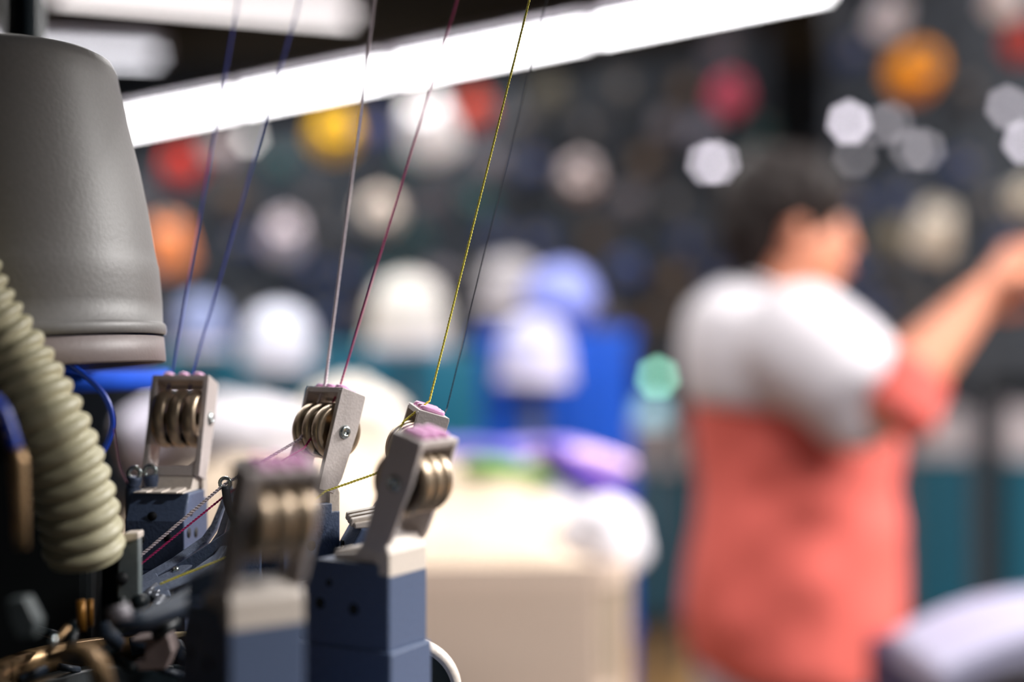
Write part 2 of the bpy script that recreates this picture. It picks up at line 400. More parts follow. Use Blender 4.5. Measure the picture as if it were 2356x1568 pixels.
# cream and brass glimpses between the dark parts
m = slab(MB(), [(330, 1378), (352, 1374), (345, 1400), (335, 1420), (326, 1408)], .59, .004); mp('cam_piece', m, mat('sand_cam', S(214, 192, 150), .5, 0, .15, 300))
m = slab(MB(), [(396, 1456), (434, 1454), (432, 1464), (398, 1470)], .60, .004); mp('cam_piece', m, MATS['sand_cam'])
m = slab(MB(), [(300, 1470), (386, 1462), (396, 1500), (380, 1540), (300, 1545), (296, 1530), (330, 1520), (334, 1478), (306, 1476)], .54, .012); mp('cam_block', m, mat('mauve_grey_block', S(120, 106, 104), .55, 0, .15, 200))
m = MB(); m.tube(spline([P(120, 1510, .50), P(180, 1494, .49), P(222, 1520, .48), P(245, 1600, .47)]), [(.0022, .004)]*25, 10); mp('brass_arm', m, M_BRASS, 0)
m = MB(); m.cyl(P(186, 1380, .55), P(188, 1450, .55), .0018, n=12); mp('brass_pin', m, mat('ochre_pin', S(150, 104, 40), .4, .4, .1, 200), 0)
m = MB(); m.cyl(P(208, 1378, .56), P(208, 1440, .56), .0013, n=12); mp('brass_pin', m, MATS['ochre_pin'], 0)
m = slab(MB(), [(14, 1380), (56, 1376), (84, 1430), (80, 1465), (40, 1470), (22, 1430)], .47, .008); mp('side_plate', m, mat('dim_plate', S(70, 78, 80), .5, 0, .1, 200))
m = MB(); m.ball(P(122, 1475, .52), (.0016, .0016, .0024), 2); mp('rivet', m, M_STEEL, 0)
random.seed(5)
for i in range(16):
    u = random.uniform(100, 430); v = random.uniform(1430, 1568); Y = random.uniform(.53, .60)
    m = MB(); a_ = random.uniform(0, 6.28); r_ = random.uniform(.004, .009)
    m.cyl(P(u, v, Y), P(u, v, Y)+Vector((math.cos(a_)*r_*2, random.uniform(-.01, .01), math.sin(a_)*r_)), random.uniform(.0012, .004), n=12)
    mp('cam_screw', m, random.choice([M_BLACK, M_NAVY2, M_NAVY2, M_BLACK, M_BRASS]), 0)
# front bracket under the nearest head: dark navy wing, at left of its post
m = slab(MB(), [(428, 1330), (500, 1300), (505, 1640), (425, 1640)], .47, .02); mp('wing_bracket', m, M_NAVY2)
# round cover at the bottom right
cv = empty('round_cover', P(940, 1590, .62)); tag(cv, 'dark grey round cover with a cream rim beside the right-hand post', 'cover')
q = .62/F
MX = Matrix.Rotation(R(90), 4, 'X')
m = MB(); m.lathe([(0, -.004), (104*q, -.004), (104*q, .002), (0, .002)], 48, MX); m.build('disc', mat('green_grey_disc', S(66, 74, 72), .5, 0, .08, 200), cv)
m = MB(); m.lathe([(102*q, -.006), (118*q, -.006), (122*q, -.003), (120*q, .005), (102*q, .005)], 64, MX, close=True); m.build('rim', M_CREAM, cv)
m = MB(); m.tube([Vector((30*q, -.008, 30*q)), Vector((52*q, -.009, 10*q)), Vector((60*q, -.009, -60*q))], .0011, 10); m.build('clip', M_CREAM, cv)

# ------------------------------------------------------------------ yarn fingers (bars that bring the yarn to the needles)
def finger(path, w_, th, label, ringtip=None, m_=M_NAVY, group=None, slots=False):
    root = empty('yarn_finger', P(*path[0])); base = root.location.copy()
    pts = [P(*p)-base for p in path]
    m = MB(); m.tube(spline(pts, 6), [(w_, th)]*(6*(len(pts)-1)+1), 8, squash=(0, 0, 1)); m.build('bar', m_, root, 0)
    if ringtip:
        c = pts[-1] + Vector((0, 0, ringtip*.6)); rp = []
        for i in range(17):
            t_ = 2*math.pi*i/16; rp.append(c+Vector((ringtip*math.cos(t_), 0, ringtip*math.sin(t_))))
        MB().tube(rp, ringtip*.38, 8, caps=False).build('guide_ring', M_STEEL, root)
    tag(root, label, 'yarn finger', group); return root
def bar_poly(line, w0, w1):
    n = len(line); up = []; dn_ = []
    for i, (u, v) in enumerate(line):
        a_ = line[max(0, i-1)]; b_ = line[min(n-1, i+1)]; dx, dy = b_[0]-a_[0], b_[1]-a_[1]; l_ = math.hypot(dx, dy); w_ = w0+(w1-w0)*i/(n-1)
        up.append((u+dy/l_*w_, v-dx/l_*w_)); dn_.append((u-dy/l_*w_, v+dx/l_*w_))
    return up + dn_[::-1]
LAB = ['topmost of the slate-blue yarn fingers stacked below the white and magenta yarns', 'second slate-blue yarn finger from the top of the stack under the white yarn', 'lowest slate-blue yarn finger of the stack, above the thin yellow yarn']
for k in range(3):
    ou, ov = 14*k, 20*k
    ln = [(318+ou*.4, 1338+ov*.8), (400+ou, 1290+ov), (470+ou, 1240+ov), (492+ou, 1208+ov), (512+ou*.8, 1160+ov*.8), (530+ou*.6, 1112+ov*.5)]
    root = empty('yarn_finger', P(*ln[0], .60)); bse = root.location.copy(); Y_ = .604-.007*k
    m = slab(MB(), bar_poly(ln, 10, 7), Y_-.004, .003, .00016, 1330); bmesh.ops.translate(m.bm, vec=-bse, verts=m.bm.verts); m.build('bar', M_FING, root, .0007)
    m = slab(MB(), bar_poly([(318+ou*.4, 1346+ov*.8), (362+ou, 1322+ov)], 7, 7), Y_-.006, .002, .00016, 1330); bmesh.ops.translate(m.bm, vec=-bse, verts=m.bm.verts); m.build('step', M_FING, root, .0004)
    tag(root, LAB[k], 'yarn finger', 'stacked yarn fingers')
m = slab(MB(), [(324, 1352), (420, 1290), (540, 1210), (600, 1225), (600, 1400), (345, 1400), (326, 1372)], .598, .006)
mp('finger_carrier', m, M_NAVY)
m = MB(); m.cyl(P(404, 1310, .5955), P(404, 1310, .599), .0016, n=14); mp('carrier_screw', m, M_STEEL, 0)
for (pth, lab) in (([(300, 1310, .63), (308, 1210, .635), (306, 1130, .64), (310, 1096, .64)], 'upright slate-blue yarn finger with a steel ring, next to the beige hose'),
                   ([(322, 1300, .635), (350, 1200, .64), (352, 1130, .645), (346, 1092, .645)], 'upright slate-blue yarn finger with a steel ring, against the farthest feeder head')):
    finger(pth, .0034, .0034, lab, .0026, M_NAVY, 'upright yarn fingers')
finger([(560, 1240, .60), (528, 1170, .60), (518, 1118, .60)], .0018, .0018, 'small steel-tipped yarn finger where the white yarn bends', .0022, M_NAVY2)

# ------------------------------------------------------------------ yarns
def yarn(path, r, m_, label, twist=.0028, plies=2):
    pts = [P(*p) for p in path]
    # straight runs: many small steps; two plies wound round each other
    out = []
    for a_, b_ in zip(pts, pts[1:]):
        n_ = max(2, int((b_-a_).length/(twist/6)))
        out += [a_.lerp(b_, i/n_) for i in range(n_)]
    out.append(pts[-1])
    m = MB(); s_ = 0; cs = [[] for _ in range(plies)]
    for i, p in enumerate(out):
        if i: s_ += (p-out[i-1]).length
        d = (out[min(i+1, len(out)-1)]-out[max(i-1, 0)]).normalized()
        a_ = d.orthogonal().normalized() if i == 0 else (a_ - d*a_.dot(d)).normalized()
        b_ = d.cross(a_)
        for k in range(plies):
            t_ = 2*math.pi*(s_/twist + k/plies)
            cs[k].append(p + (a_*math.cos(t_)+b_*math.sin(t_))*r*.5)
    for c_ in cs: m.tube(c_, r*.62, 5)
    o = m.build('yarn', m_); tag(o, label, 'yarn'); return o
yarn([(1280, -250, .612), (1218, 0, .61), (988, 922, .606), (930, 968, .600), (905, 1010, .602), (880, 1078, .602), (862, 1090, .60), (750, 1129, .597), (590, 1252, .583), (368, 1343, .576)], .00050, mat('yellow_yarn', S(252, 236, 96), .7, 0, .1, 3000), 'sharp yellow yarn running down to the in-focus feeder head')
yarn([(900, -300, .68), (862, 0, .672), (748, 884, .634), (720, 960, .63), (690, 1010, .62), (515, 1115, .60), (316, 1284, .592)], .0007, mat('white_yarn', S(226, 214, 222), .7, 0, .1, 3000), 'white yarn entering the feeder head with the round screw')
yarn([(1145, -300, .68), (1052, 0, .67), (782, 890, .634), (750, 960, .63), (700, 1030, .615), (522, 1136, .602), (318, 1302, .590)], .00048, mat('magenta_yarn', S(186, 40, 112), .7, 0, .1, 3000), 'magenta yarn beside the white yarn on the same feeder head')
m_bl = mat('blue_yarn', S(54, 70, 170), .7, 0, .1, 3000)
yarn([(590, -300, .75), (548, 0, .735), (395, 866, .668), (385, 900, .665)], .00055, m_bl, 'left one of two blurred blue yarns going to the farthest feeder head')
yarn([(760, -300, .75), (690, 0, .735), (441, 866, .668), (436, 900, .665)], .00055, m_bl, 'right one of two blurred blue yarns going to the farthest feeder head')
yarn([(1325, -300, .675), (1258, 0, .665), (1028, 940, .625), (1010, 975, .61)], .00030, mat('dark_yarn', S(14, 20, 44), .7, 0, .1, 3000), 'faint near-black yarn right of the yellow yarn')
m = MB(); m.tube(spline([P(262, 985, .56), P(268, 1030, .56), P(276, 1075, .56), P(292, 1110, .56)]), .00025, 6); tag(m.build('yarn', mat('plum_yarn', S(92, 40, 70), .7, 0, .1, 3000)), 'short plum thread running down the right side of the beige hose', 'yarn')

# ================================================================== BACKGROUND
# ------------------------------------------------------------------ basket trolley with socks
BY = 1.5; bs = BY/F
bask = empty('laundry_basket', (P(788, 0, BY).x, BY+.19, .70), R(4)); tag(bask, 'large cream slotted plastic basket heaped with socks', 'basket')
W2, D2, ZT = .300, .18, .312      # half width, half depth, height
def rrect(hx, hy, r, n=6):
    o = []
    for cx, cy, a0 in ((hx-r, hy-r, 0), (-hx+r, hy-r, 90), (-hx+r, -hy+r, 180), (hx-r, -hy+r, 270)):
        for i in range(n+1):
            a_ = R(a0+90*i/n); o.append((cx+r*math.cos(a_), cy+r*math.sin(a_)))
    return o
def wall_ring(m, z0, z1, grow0, grow1, th):
    A0 = rrect(W2+grow0, D2+grow0, .05); A1 = rrect(W2+grow1, D2+grow1, .05)
    B0 = rrect(W2+grow0-th, D2+grow0-th, .05-th); B1 = rrect(W2+grow1-th, D2+grow1-th, .05-th)
    vs = [[m.bm.verts.new((x, y, z)) for x, y in Q] for Q, z in ((A0, z0), (A1, z1), (B1, z1), (B0, z0))]
    n = len(A0)
    for a_, b_ in ((0, 1), (1, 2), (2, 3), (3, 0)):
        for i in range(n): m.bm.faces.new((vs[a_][i], vs[a_][(i+1) % n], vs[b_][(i+1) % n], vs[b_][i]))
m_bk = mat('cream_basket_plastic', S(226, 202, 184), .5, 0, .03, 5)
m = MB(); wall_ring(m, ZT-.028, ZT, -.001, .004, .006); wall_ring(m, ZT-.16, ZT-.135, -.004, -.003, .004); wall_ring(m, 0, .04, -.02, -.018, .004)
m.box(-W2+.03, W2-.03, -D2+.03, D2-.03, 0, .006)
m.build('rim', m_bk, bask)
m = MB()
npx = 50
for i in range(npx):
    x = -W2+.045+(2*W2-.09)*i/(npx-1)
    for sy in (-1, 1): m.box(x-.0038, x+.0038, sy*D2-.004-.002*sy, sy*D2+.002-.002*sy, .02, ZT-.01)
for i in range(28):
    y = -D2+.045+(2*D2-.09)*i/27
    for sx in (-1, 1): m.box(sx*W2-.004-.002*sx, sx*W2+.002-.002*sx, y-.0038, y+.0038, .02, ZT-.01)
m.build('rib_panel', m_bk, bask)
# inside of the basket is filled with a cream cloth bag
def lump(name, c, r, m_, seed, amp=.18, sub=4, rot=None, freq=1.6, parent=None):
    m = MB(); g = bmesh.ops.create_icosphere(m.bm, subdivisions=sub, radius=1)
    for v in m.bm.verts:
        d = v.co.normalized()
        n_ = noise.noise(d*freq+Vector((seed*7.3, seed*1.7, 0))) + .5*noise.noise(d*freq*2.3+Vector((seed, 3, 0)))
        v.co = d*(1+amp*n_)
    for f in m.bm.faces: f.smooth = True
    X = (rot or Matrix()) @ Matrix.Diagonal((*r, 1))
    bmesh.ops.transform(m.bm, matrix=X, verts=m.bm.verts)
    o = m.build(name, m_, parent); o.location = c; return o
m_cr = mat('cream_cloth', S(188, 170, 150), .9, 0, .04, 30)
m_wh = mat('white_cloth', S(200, 196, 202), .9, 0, .04, 30)
bz = .70
m = MB(); n_ = 26
vs = []
for j in range(n_+1):
    row = []
    for i in range(n_+1):
        a_, b_ = i/n_*2-1, j/n_*2-1
        x, y = a_*(W2-.012), b_*(D2-.012)
        e = (1-abs(a_)**4)*(1-abs(b_)**4)
        row.append(m.bm.verts.new((x, y, ZT-.012+e*(.048+.085*max(0, min(1, (.07-x)/.2))+.058*max(0, min(1, y/.1+.4))+.018*noise.noise(Vector((x*12, y*12, 2)))+.012*noise.noise(Vector((x*30, y*30, 5)))))))
    vs.append(row)
for j in range(n_):
    for i in range(n_):
        f = m.bm.faces.new((vs[j][i], vs[j][i+1], vs[j+1][i+1], vs[j+1][i])); f.smooth = True
# skirt down inside so that it fills the basket
bot = [m.bm.verts.new((v.co.x, v.co.y, .03)) for v in (vs[0] + [r[-1] for r in vs[1:]] + vs[-1][-2::-1] + [r[0] for r in vs[-2:0:-1]])]
top = vs[0] + [r[-1] for r in vs[1:]] + vs[-1][-2::-1] + [r[0] for r in vs[-2:0:-1]]
for i in range(len(top)):
    j = (i+1) % len(top); m.bm.faces.new((top[i], top[j], bot[j], bot[i]))
m.bm.faces.new(bot)
cb = m.build('cloth_bag', m_cr); cb.location = bask.location; cb.rotation_euler = bask.rotation_euler
tag(cb, 'cream cloth bag filling the slotted basket up to its rim', 'bag')
BUN = [  # u, v, Y, rx, rz, material, label
    (1385, 1245, 1.62, .052, .048, m_wh, 'white cloth bundle bulging over the basket corner near the person'),
    (1225, 1160, 1.78, .07, .03, m_wh, 'flat white cloth bundle lying on the bag behind the corner bundle'),
    (560, 1015, 1.66, .085, .055, m_wh, 'big white cloth bundle piled up behind the farthest feeder head'),
    (800, 985, 1.80, .075, .06, mat('ivory_cloth', S(212, 204, 194), .9, 0, .04, 30), 'ivory cloth bundle rising behind the feeder head with the round screw'),
    (390, 1010, 1.72, .06, .05, mat('lilac_white_cloth', S(206, 202, 218), .9, 0, .04, 30), 'bluish white cloth bundle seen between the hose and the farthest feeder head'),
]
for i, (u, v, Y, rx, rz, mm, lab) in enumerate(BUN):
    o = lump('cloth_bundle', P(u, v, Y), (rx, .055, rz), mm, i+3); tag(o, lab, 'cloth', 'cloth bundles in the basket')
def sock(u, v, Y, L_, m_, ang, seed, label):
    """a folded sock: flattened tube with heel bend"""
    c = P(u, v, Y); m = MB()
    pts = [Vector((-L_*.5, 0, 0)), Vector((-L_*.2, 0, .004)), Vector((L_*.1, .004, .004)), Vector((L_*.3, .012, 0)), Vector((L_*.38, .03, -.004)), Vector((L_*.40, .055, -.006))]
    p2 = spline(pts, 5); n_ = len(p2)
    rr = [(.014*(1 if 2 < i < n_-3 else .7), .032*(.85+.25*math.sin(i*.35+seed))*(1 if 1 < i < n_-2 else .75)) for i in range(n_)]
    m.tube(p2, rr, 14, squash=(0, 0, 1))
    o = m.build('sock', m_); o.location = c; o.rotation_euler = (R(-22), R(ang), R(seed*23 % 50-25))
    b = o.modifiers.new('s', 'SUBSURF'); b.levels = 1; b.render_levels = 1
    tag(o, label, 'sock', 'socks on the heap'); return o
sock(1165, 1090, 1.74, .115, mat('green_sock', S(100, 146, 64), .9, 0, .05, 60), 8, 2, 'green sock on top of the heap in the basket')
sock(1290, 1070, 1.78, .15, mat('pink_sock', S(226, 190, 224), .9, 0, .05, 60), -12, 5, 'pale pink sock between the green and the purple sock')
sock(1345, 1098, 1.76, .14, mat('purple_sock', S(96, 66, 168), .9, 0, .05, 60), 32, 7, 'purple sock hanging at the far edge of the heap')
sock(1105, 1048, 1.83, .17, mat('violet_sock', S(98, 98, 186), .9, 0, .05, 60), 6, 4, 'violet-blue sock behind the green sock')
sock(1245, 1044, 1.84, .15, mat('lavender_sock', S(150, 138, 214), .9, 0, .05, 60), -4, 9, 'lavender sock at the back of the heap, in front of the blue crates')
tr = empty('basket_trolley', (bask.location.x, bask.location.y, 0), R(4)); tag(tr, 'low light grey trolley carrying the cream basket', 'trolley')
MB().box(-W2, W2, -D2, D2, .66, .70).build('deck', M_LGREY, tr, .004)
for sx in (-1, 1):
    for sy in (-1, 1): MB().cyl((sx*(W2-.03), sy*(D2-.03), 0), (sx*(W2-.03), sy*(D2-.03), .66), .014, n=12).build('leg', M_FRAME, tr)

# ------------------------------------------------------------------ stacked blue crates
def crate(c, w_, d_, h_, label, rz=0, m_=None):
    m_ = m_ or mat('blue_crate', S(0, 78, 190), .45, 0, .06, 8)
    o = empty('crate', c, rz); tag(o, label, 'crate', 'stacked blue crates')
    m = MB(); m.box(-w_/2, w_/2, -d_/2, d_/2, 0, .01)
    for s in (-1, 1):
        m.box(-w_/2, w_/2, s*d_/2-.006, s*d_/2+.006, 0, h_-.002); m.box(s*w_/2-.006, s*w_/2+.006, -d_/2, d_/2, 0, h_-.002)
    m.build('body', m_, o)
    m = MB()
    for s in (-1, 1):
        m.box(-w_/2-.012, w_/2+.012, s*(d_/2+.009)-.003, s*(d_/2+.009)+.003, h_-.03, h_-.004); m.box(s*(w_/2+.009)-.003, s*(w_/2+.009)+.003, -d_/2, d_/2, h_-.03, h_-.004)
        for k in range(-2, 3): m.box(k*w_/5-.004, k*w_/5+.004, s*(d_/2+.006)-.004, s*(d_/2+.006)+.004, .01, h_-.03)
    m.build('rim', m_, o)
    return o
cx = P(1275, 0, 3.3).x
for k in range(4):
    crate((cx, 3.3,   .32*k), .32, .34, .318, ['bottom', 'second from the bottom', 'third from the bottom', 'topmost'][k].join(['', ' of the four saturated blue crates stacked behind the basket']))
# a blue sack of goods on top, slightly dented
o = lump('sack', P(1290, 640, 3.3), (.085, .1, .075), mat('blue_white_sack', S(140, 150, 220), .8, 0, .1, 6), 12, .15); o.location.z = 1.28+.07; tag(o, 'pale blue sack on top of the blue crates', 'sack')

# ------------------------------------------------------------------ distant knitting machines
hood_small = None
def bg_machine(u, Y, wpx, vtop, label, body=M_TEAL, hoods=(), zfloor=0, slab_px=0, extra=True):
    s = Y/F; c = P(u, vtop, Y); root = empty('knitting_machine', (c.x, Y, 0)); tag(root, label, 'knitting machine', 'knitting machines across the hall')
    w_ = wpx*s/2; zt = c.z; d_ = .3
    sl = slab_px*s
    MB().box(-w_, w_, 0, 2*d_, .06, zt-sl-.001).build('cabinet', body, root, .012)
    MB().box(-w_+.02, w_-.02, .03, 2*d_-.03, 0, .06).build('plinth', M_BLACK, root)
    if slab_px: MB().box(-w_-.01, w_+.01, -.02, 2*d_+.01, zt-sl, zt).build('worktop', M_LGREY, root, .01)
    if extra:
        MB().lathe([(0, zt), (.13, zt), (.13, zt+.04), (.10, zt+.05), (.07, zt+.09), (0, zt+.09)], 28, Matrix.Translation((0, d_, 0))).build('knitting_head', M_FRAME, root)
    return root
mA = bg_machine(600, 4.1, 480, 800, 'teal knitting machine behind the white cloth bundles')
mB = bg_machine(1008, 4.25, 300, 806, 'teal knitting machine between the magenta and yellow yarns')
mC = bg_machine(1560, 6.15, 300, 975, 'low teal machine with a light grey worktop left of the person', slab_px=105, extra=False)
mD = bg_machine(2010, 6.15, 500, 945, 'long low teal machine with a light grey worktop behind the person', slab_px=105, extra=False)
mE = bg_machine(2400, 5.9, 150, 940, 'teal machine at the right edge beyond the dark upright pole', slab_px=115, extra=False)
m = MB(); m.box(-.035, .035, -.03, .03, 0, 3.4); pl = m.build('support_pole', M_HOLE); pl.location = (P(2272, 0, 5.3).x, 5.3, 0); tag(pl, 'black upright pole in front of the teal machines on the right', 'pole')
m = MB(); m.box(-.065, .065, -.04, .04, 0, 3.4); pl = m.build('support_pole', mat('grey_post', S(110, 108, 118), .6, 0, .1, 6)); pl.location = (P(1676, 0, 6.9).x, 6.9, 0); tag(pl, 'pale grey upright post behind the pink cone', 'pole')

# small hoods / white pieces on the distant machines
def bg_hood(u, v, Y, rpx, colr, label, hpx=None, name='machine_hood', zb=0):
    s = Y/F; r = rpx*s; h = (hpx or rpx*1.7)*s
    o = empty(name, P(u, v, Y)-Vector((0, 0, h/2))); tag(o, label, 'hood', 'hoods of the distant machines')
    m_ = mat('hood_%d_%d_%d' % colr, S(*colr), .6, 0, .04, 8)
    MB().lathe([(0, 0), (r*.97, 0), (r, h*.08), (r*.98, h*.4), (r*.86, h*.7), (r*.62, h*.9), (r*.3, h*.98), (0, h)], 32).build('shell', m_, o)
    MB().lathe([(r*.97, -h*.05), (r*1.03, -h*.05), (r*1.03, h*.08), (r*.97, h*.08)], 32, close=True).build('rim_band', M_LGREY, o)
    MB().cyl((0, 0, 0), (0, 0, zb-o.location.z), .02, n=8).build('support_post', M_FRAME, o)
    return o
bg_hood(642, 772, 3.85, 80, (206, 210, 226), 'blurred bluish white hood left of the white yarn', 135)
bg_hood(940, 715, 3.75, 92, (204, 200, 194), 'blurred large off-white hood between the magenta and yellow yarns', 165)
bg_hood(1230, 800, 3.0, 84, (190, 190, 226), 'blurred lavender white hood in front of the blue crates', 150)
bg_hood(1175, 650, 3.9, 72, (150, 146, 150), 'dim grey hood above the lavender one', 120)
bg_hood(462, 742, 3.8, 62, (120, 132, 172), 'dim blue-grey hood seen between the two blue yarns', 120)
bg_hood(1500, 945, 4.8, 40, (150, 200, 220), 'small pale cyan hood under the green light', 60)

# ------------------------------------------------------------------ creels with yarn cones
def band_v(u):                        # the creels end below the long lamp row
    return 362-.197*(u-270) if u < 1900 else -60
def creel(Y, u0, u1, n, label, zs=(1.2, 1.5, 1.65), zlo=1.12):
    Yb = Y+.24
    root = empty('yarn_creel', (P((u0+u1)/2, 0, Yb).x, Yb, 0)); tag(root, label, 'creel', 'yarn creels across the hall')
    x0 = P(u0, 0, Yb).x-root.location.x; x1 = P(u1, 0, Yb).x-root.location.x
    zt = [min(P(0, band_v(u0+(u1-u0)*i/(n-1)), Yb).z, 2.72) for i in range(n)]
    for i in range(n):
        x = x0+(x1-x0)*i/(n-1)
        MB().box(x-.018, x+.018, .0, .036, 0, zt[i]).build('upright', M_FRAME, root)
    for z in zs: MB().box(x0, x1, -.001, .030, z-.014, z+.014).build('crossbar', M_FRAME, root)
    MB().prism([(x0, zlo)] + [(x1, zlo)] + [(x0+(x1-x0)*i/(n-1), zt[i]-.01) for i in range(n-1, -1, -1)], 'y', .012, .024).build('peg_board', mat('peg_board_dark', S(34, 42, 52), .7, 0, .25, 3), root)
    return root
cone_mesh = {}
def cone(u, v, Y, r, colr, label, group=None, tiltx=None, hasp=True, L_=.15, hue=None):
    """yarn cone lying on its creel peg, nose to the hall"""
    key = colr
    if key not in cone_mesh:
        o = empty('yarn_cone')
        m = MB(); m.lathe([(.030, 0), (.068, .004), (.074, .012), (.073, .03), (.055, .135), (.050, .146), (.028, .150), (.027, .02)], 28, close=True)
        for_m = mat('yarn_%d_%d_%d' % colr, S(*colr), .9, 0, .06, 40)
        m.build('yarn_winding', for_m, o)
        MB().lathe([(.0265, -.008), (.030, -.008), (.019, .168), (.016, .168)], 20, close=True).build('paper_tube', mat('tube_card', S(150, 140, 130), .8, 0, .1, 20), o)
        MB().cyl((0, 0, 0), (0, 1, 0), .006, n=8).build('peg', M_FRAME, o)
        cone_mesh[key] = o; first = True
    else:
        o = copy_tree(cone_mesh[key])
    f_ = r/.074*.76
    o.location = P(u, v, Y)
    tx = R(78) if tiltx is None else R(tiltx)
    o.rotation_euler = (tx, 0, R((u*7 % 31)-15)); o.scale = (f_, f_, f_)
    # shift so that the middle of the cone sits at (u, v)
    o.location -= o.rotation_euler.to_matrix() @ Vector((0, 0, .075*f_))
    rm = o.rotation_euler.to_matrix(); yb = 5.0 if u < 1210 else 5.35 if u < 1900 else 4.85
    for ch in o.children:
        if ch.name.startswith('peg'): ch.rotation_euler = rm.inverted().to_euler(); ch.scale = (1, (yb-o.location.y)/f_, 1)
    tag(o, label, 'yarn cone', group or 'yarn cones on the creels')
    return o
creel(4.75, 300, 1180, 6, 'dark yarn creel on the left, below the long bright lamp row')
creel(5.1, 1220, 1760, 4, 'dark yarn creel in the middle, right of the yellow yarn')
creel(4.6, 1920, 2420, 4, 'dark yarn creel behind the raised hand at the right')
C_ = [
 (415, 378, 4.6, .078, (206, 40, 28), 'red yarn cone right beside the grey hood', 78),
 (388, 562, 4.5, .094, (236, 142, 88), 'peach orange yarn cone beside the grey hood, below the red one', 35),
 (505, 345, 4.75, .070, (172, 160, 164), 'dusky pink-grey yarn cone touching the red one', 78),
 (770, 300, 4.6, .100, (236, 184, 16), 'golden yellow yarn cone under the long lamp row', 80),
 (655, 542, 4.6, .082, (204, 192, 202), 'pinkish white yarn cone left of the white yarn', 55),
 (875, 483, 4.6, .088, (226, 212, 200), 'cream yarn cone between the white and magenta yarns', 88),
 (988, 290, 4.5, .118, (232, 230, 234), 'tall bright white yarn cone behind the magenta yarn', 48),
 (1092, 250, 4.65, .074, (200, 62, 40), 'orange-red yarn cone right of the bright white cone', 80),
 (860, 300, 4.8, .072, (26, 44, 110), 'navy blue yarn cone right of the golden yellow cone', 80),
 (1335, 402, 4.9, .088, (212, 198, 200), 'pinkish white yarn cone alone right of the yellow yarn', 85),
 (1265, 215, 5.0, .080, (92, 90, 78), 'dim olive-grey yarn cone under the lamp row, right of the yellow yarn', 85),
 (1425, 205, 5.0, .082, (64, 68, 74), 'dim charcoal yarn cone next to the olive-grey one', 85),
 (1680, 215, 4.9, .088, (206, 76, 108), 'pink yarn cone in front of the pale grey post', 85),
 (1660, 130, 5.0, .070, (96, 92, 104), 'dim grey-violet yarn cone above the pink one', 85),
 (2110, 158, 4.4, .104, (236, 146, 10), 'large orange yarn cone high on the right', 85),
 (2045, 35, 4.5, .074, (206, 200, 208), 'greyish white yarn cone above and left of the large orange one', 50),
 (2312, -14, 4.4, .078, (226, 220, 226), 'bright white yarn cone cut by the top right corner', 60),
 (2352, 92, 4.5, .070, (200, 44, 24), 'red yarn cone below the white one in the top right corner', 80),
 (2150, 525, 4.4, .092, (190, 182, 170), 'beige-grey yarn cone left of the raised hand', 42),
 (2062, 545, 4.5, .066, (112, 104, 84), 'dim khaki yarn cone between the face and the raised hand', 85),
 (2362, 450, 4.4, .060, (214, 206, 190), 'pale cream yarn cone at the right edge above the hand', 80),
 (1620, 300, 5.0, .070, (110, 112, 130), 'slate grey yarn cone left of the small white glints', 85),
 (1440, 620, 4.9, .076, (44, 66, 120), 'dusky blue yarn cone above the blue crates', 85),
]
for u, v, Y, r, c_, lab, tl in C_:
    cone(u, v, Y, r, c_, lab, None, tl)
dimcols = {'charcoal': (58, 60, 66), 'dark navy': (30, 50, 92), 'dark brown': (84, 68, 54), 'dark teal': (18, 78, 84), 'dull grey': (104, 100, 110)}
random.seed(11)
used = [(c_[0], c_[1]) for c_ in C_] + [(1952, 283), (1628, 376), (2030, 290), (2095, 345), (2125, 345), (1965, 360), (2316, 248), (2356, 328)]
for Y, ua, ub in ((4.72, 330, 1190), (5.05, 1240, 1740), (4.55, 1960, 2380)):
    for r_ in range(9):
        nx = int((ub-ua)/92)
        for i in range(nx+1):
            u = ua+(ub-ua)*i/nx + (r_ % 2)*40+random.uniform(-12, 12); v = 120+r_*86+random.uniform(-10, 10)
            if v > 735 or u > 2400 or (u > 1760 and u < 1950): continue
            if min(math.hypot(u-a_, v-b_) for a_, b_ in used) < 84: continue
            if v < band_v(u)+55: continue
            used.append((u, v))
            nm = random.choice(['charcoal', 'dark navy'] if u > 1900 else list(dimcols)); cone(u, v, Y, .066, dimcols[nm], 'blurred %s yarn cone among the dim cones across the hall' % nm, '%s yarn cones on the far creels' % nm)

# ------------------------------------------------------------------ small lights: indicator lamps, plus glowing beads standing in for white glints
def small_glow(u, v, Y, r, es, colr, label, group=None, back=None):
    back = 5.0 if u < 1210 else 5.35 if u < 1900 else 4.85
    o = empty('lamp_or_glint', P(u, v, Y)); tag(o, label, 'lamp', group)
    MB().ball((0, 0, 0), (r, r*.6, r), 3).build('lens', mat('lens_%d_%d_%d_%d' % (es*10, colr[0]*99, colr[1]*99, colr[2]*99), (.5, .5, .5), .3, 0, 0, emit=colr, es=es), o)
    MB().lathe([(r*.9, -.012), (r*1.12, -.012), (r*1.12, .03), (0, .03)], 20, Matrix.Rotation(R(-90), 4, 'X')).build('socket', M_FRAME, o)
    MB().box(-.008, .008, .02, .028+max(.02, back-Y), -.008, .008).build('stem', M_FRAME, o)
    return o
wl = (.95, .88, 1)
small_glow(1952, 283, 4.4, .022, 8, wl, 'brightest small white lamp, above and right of the person\'s head')
small_glow(1628, 376, 5.0, .020, 7, wl, 'small white lamp left of the person\'s hair, left of an overlapping pair')
small_glow(1652, 374, 5.0, .018, 7, wl, 'small white lamp left of the person\'s hair, right of an overlapping pair')
for u, v, e in ((2030, 290, 1.3), (2052, 282, 1.3), (2095, 345, 1.3), (2125, 345, 1.8), (1965, 360, 1.0)):
    small_glow(u, v, 4.6 if u != 1965 else 4.5, .020, e, wl, 'faint glowing bead standing in for a white glint in the cluster beside the brightest one', 'faint glints beside the brightest small glint')
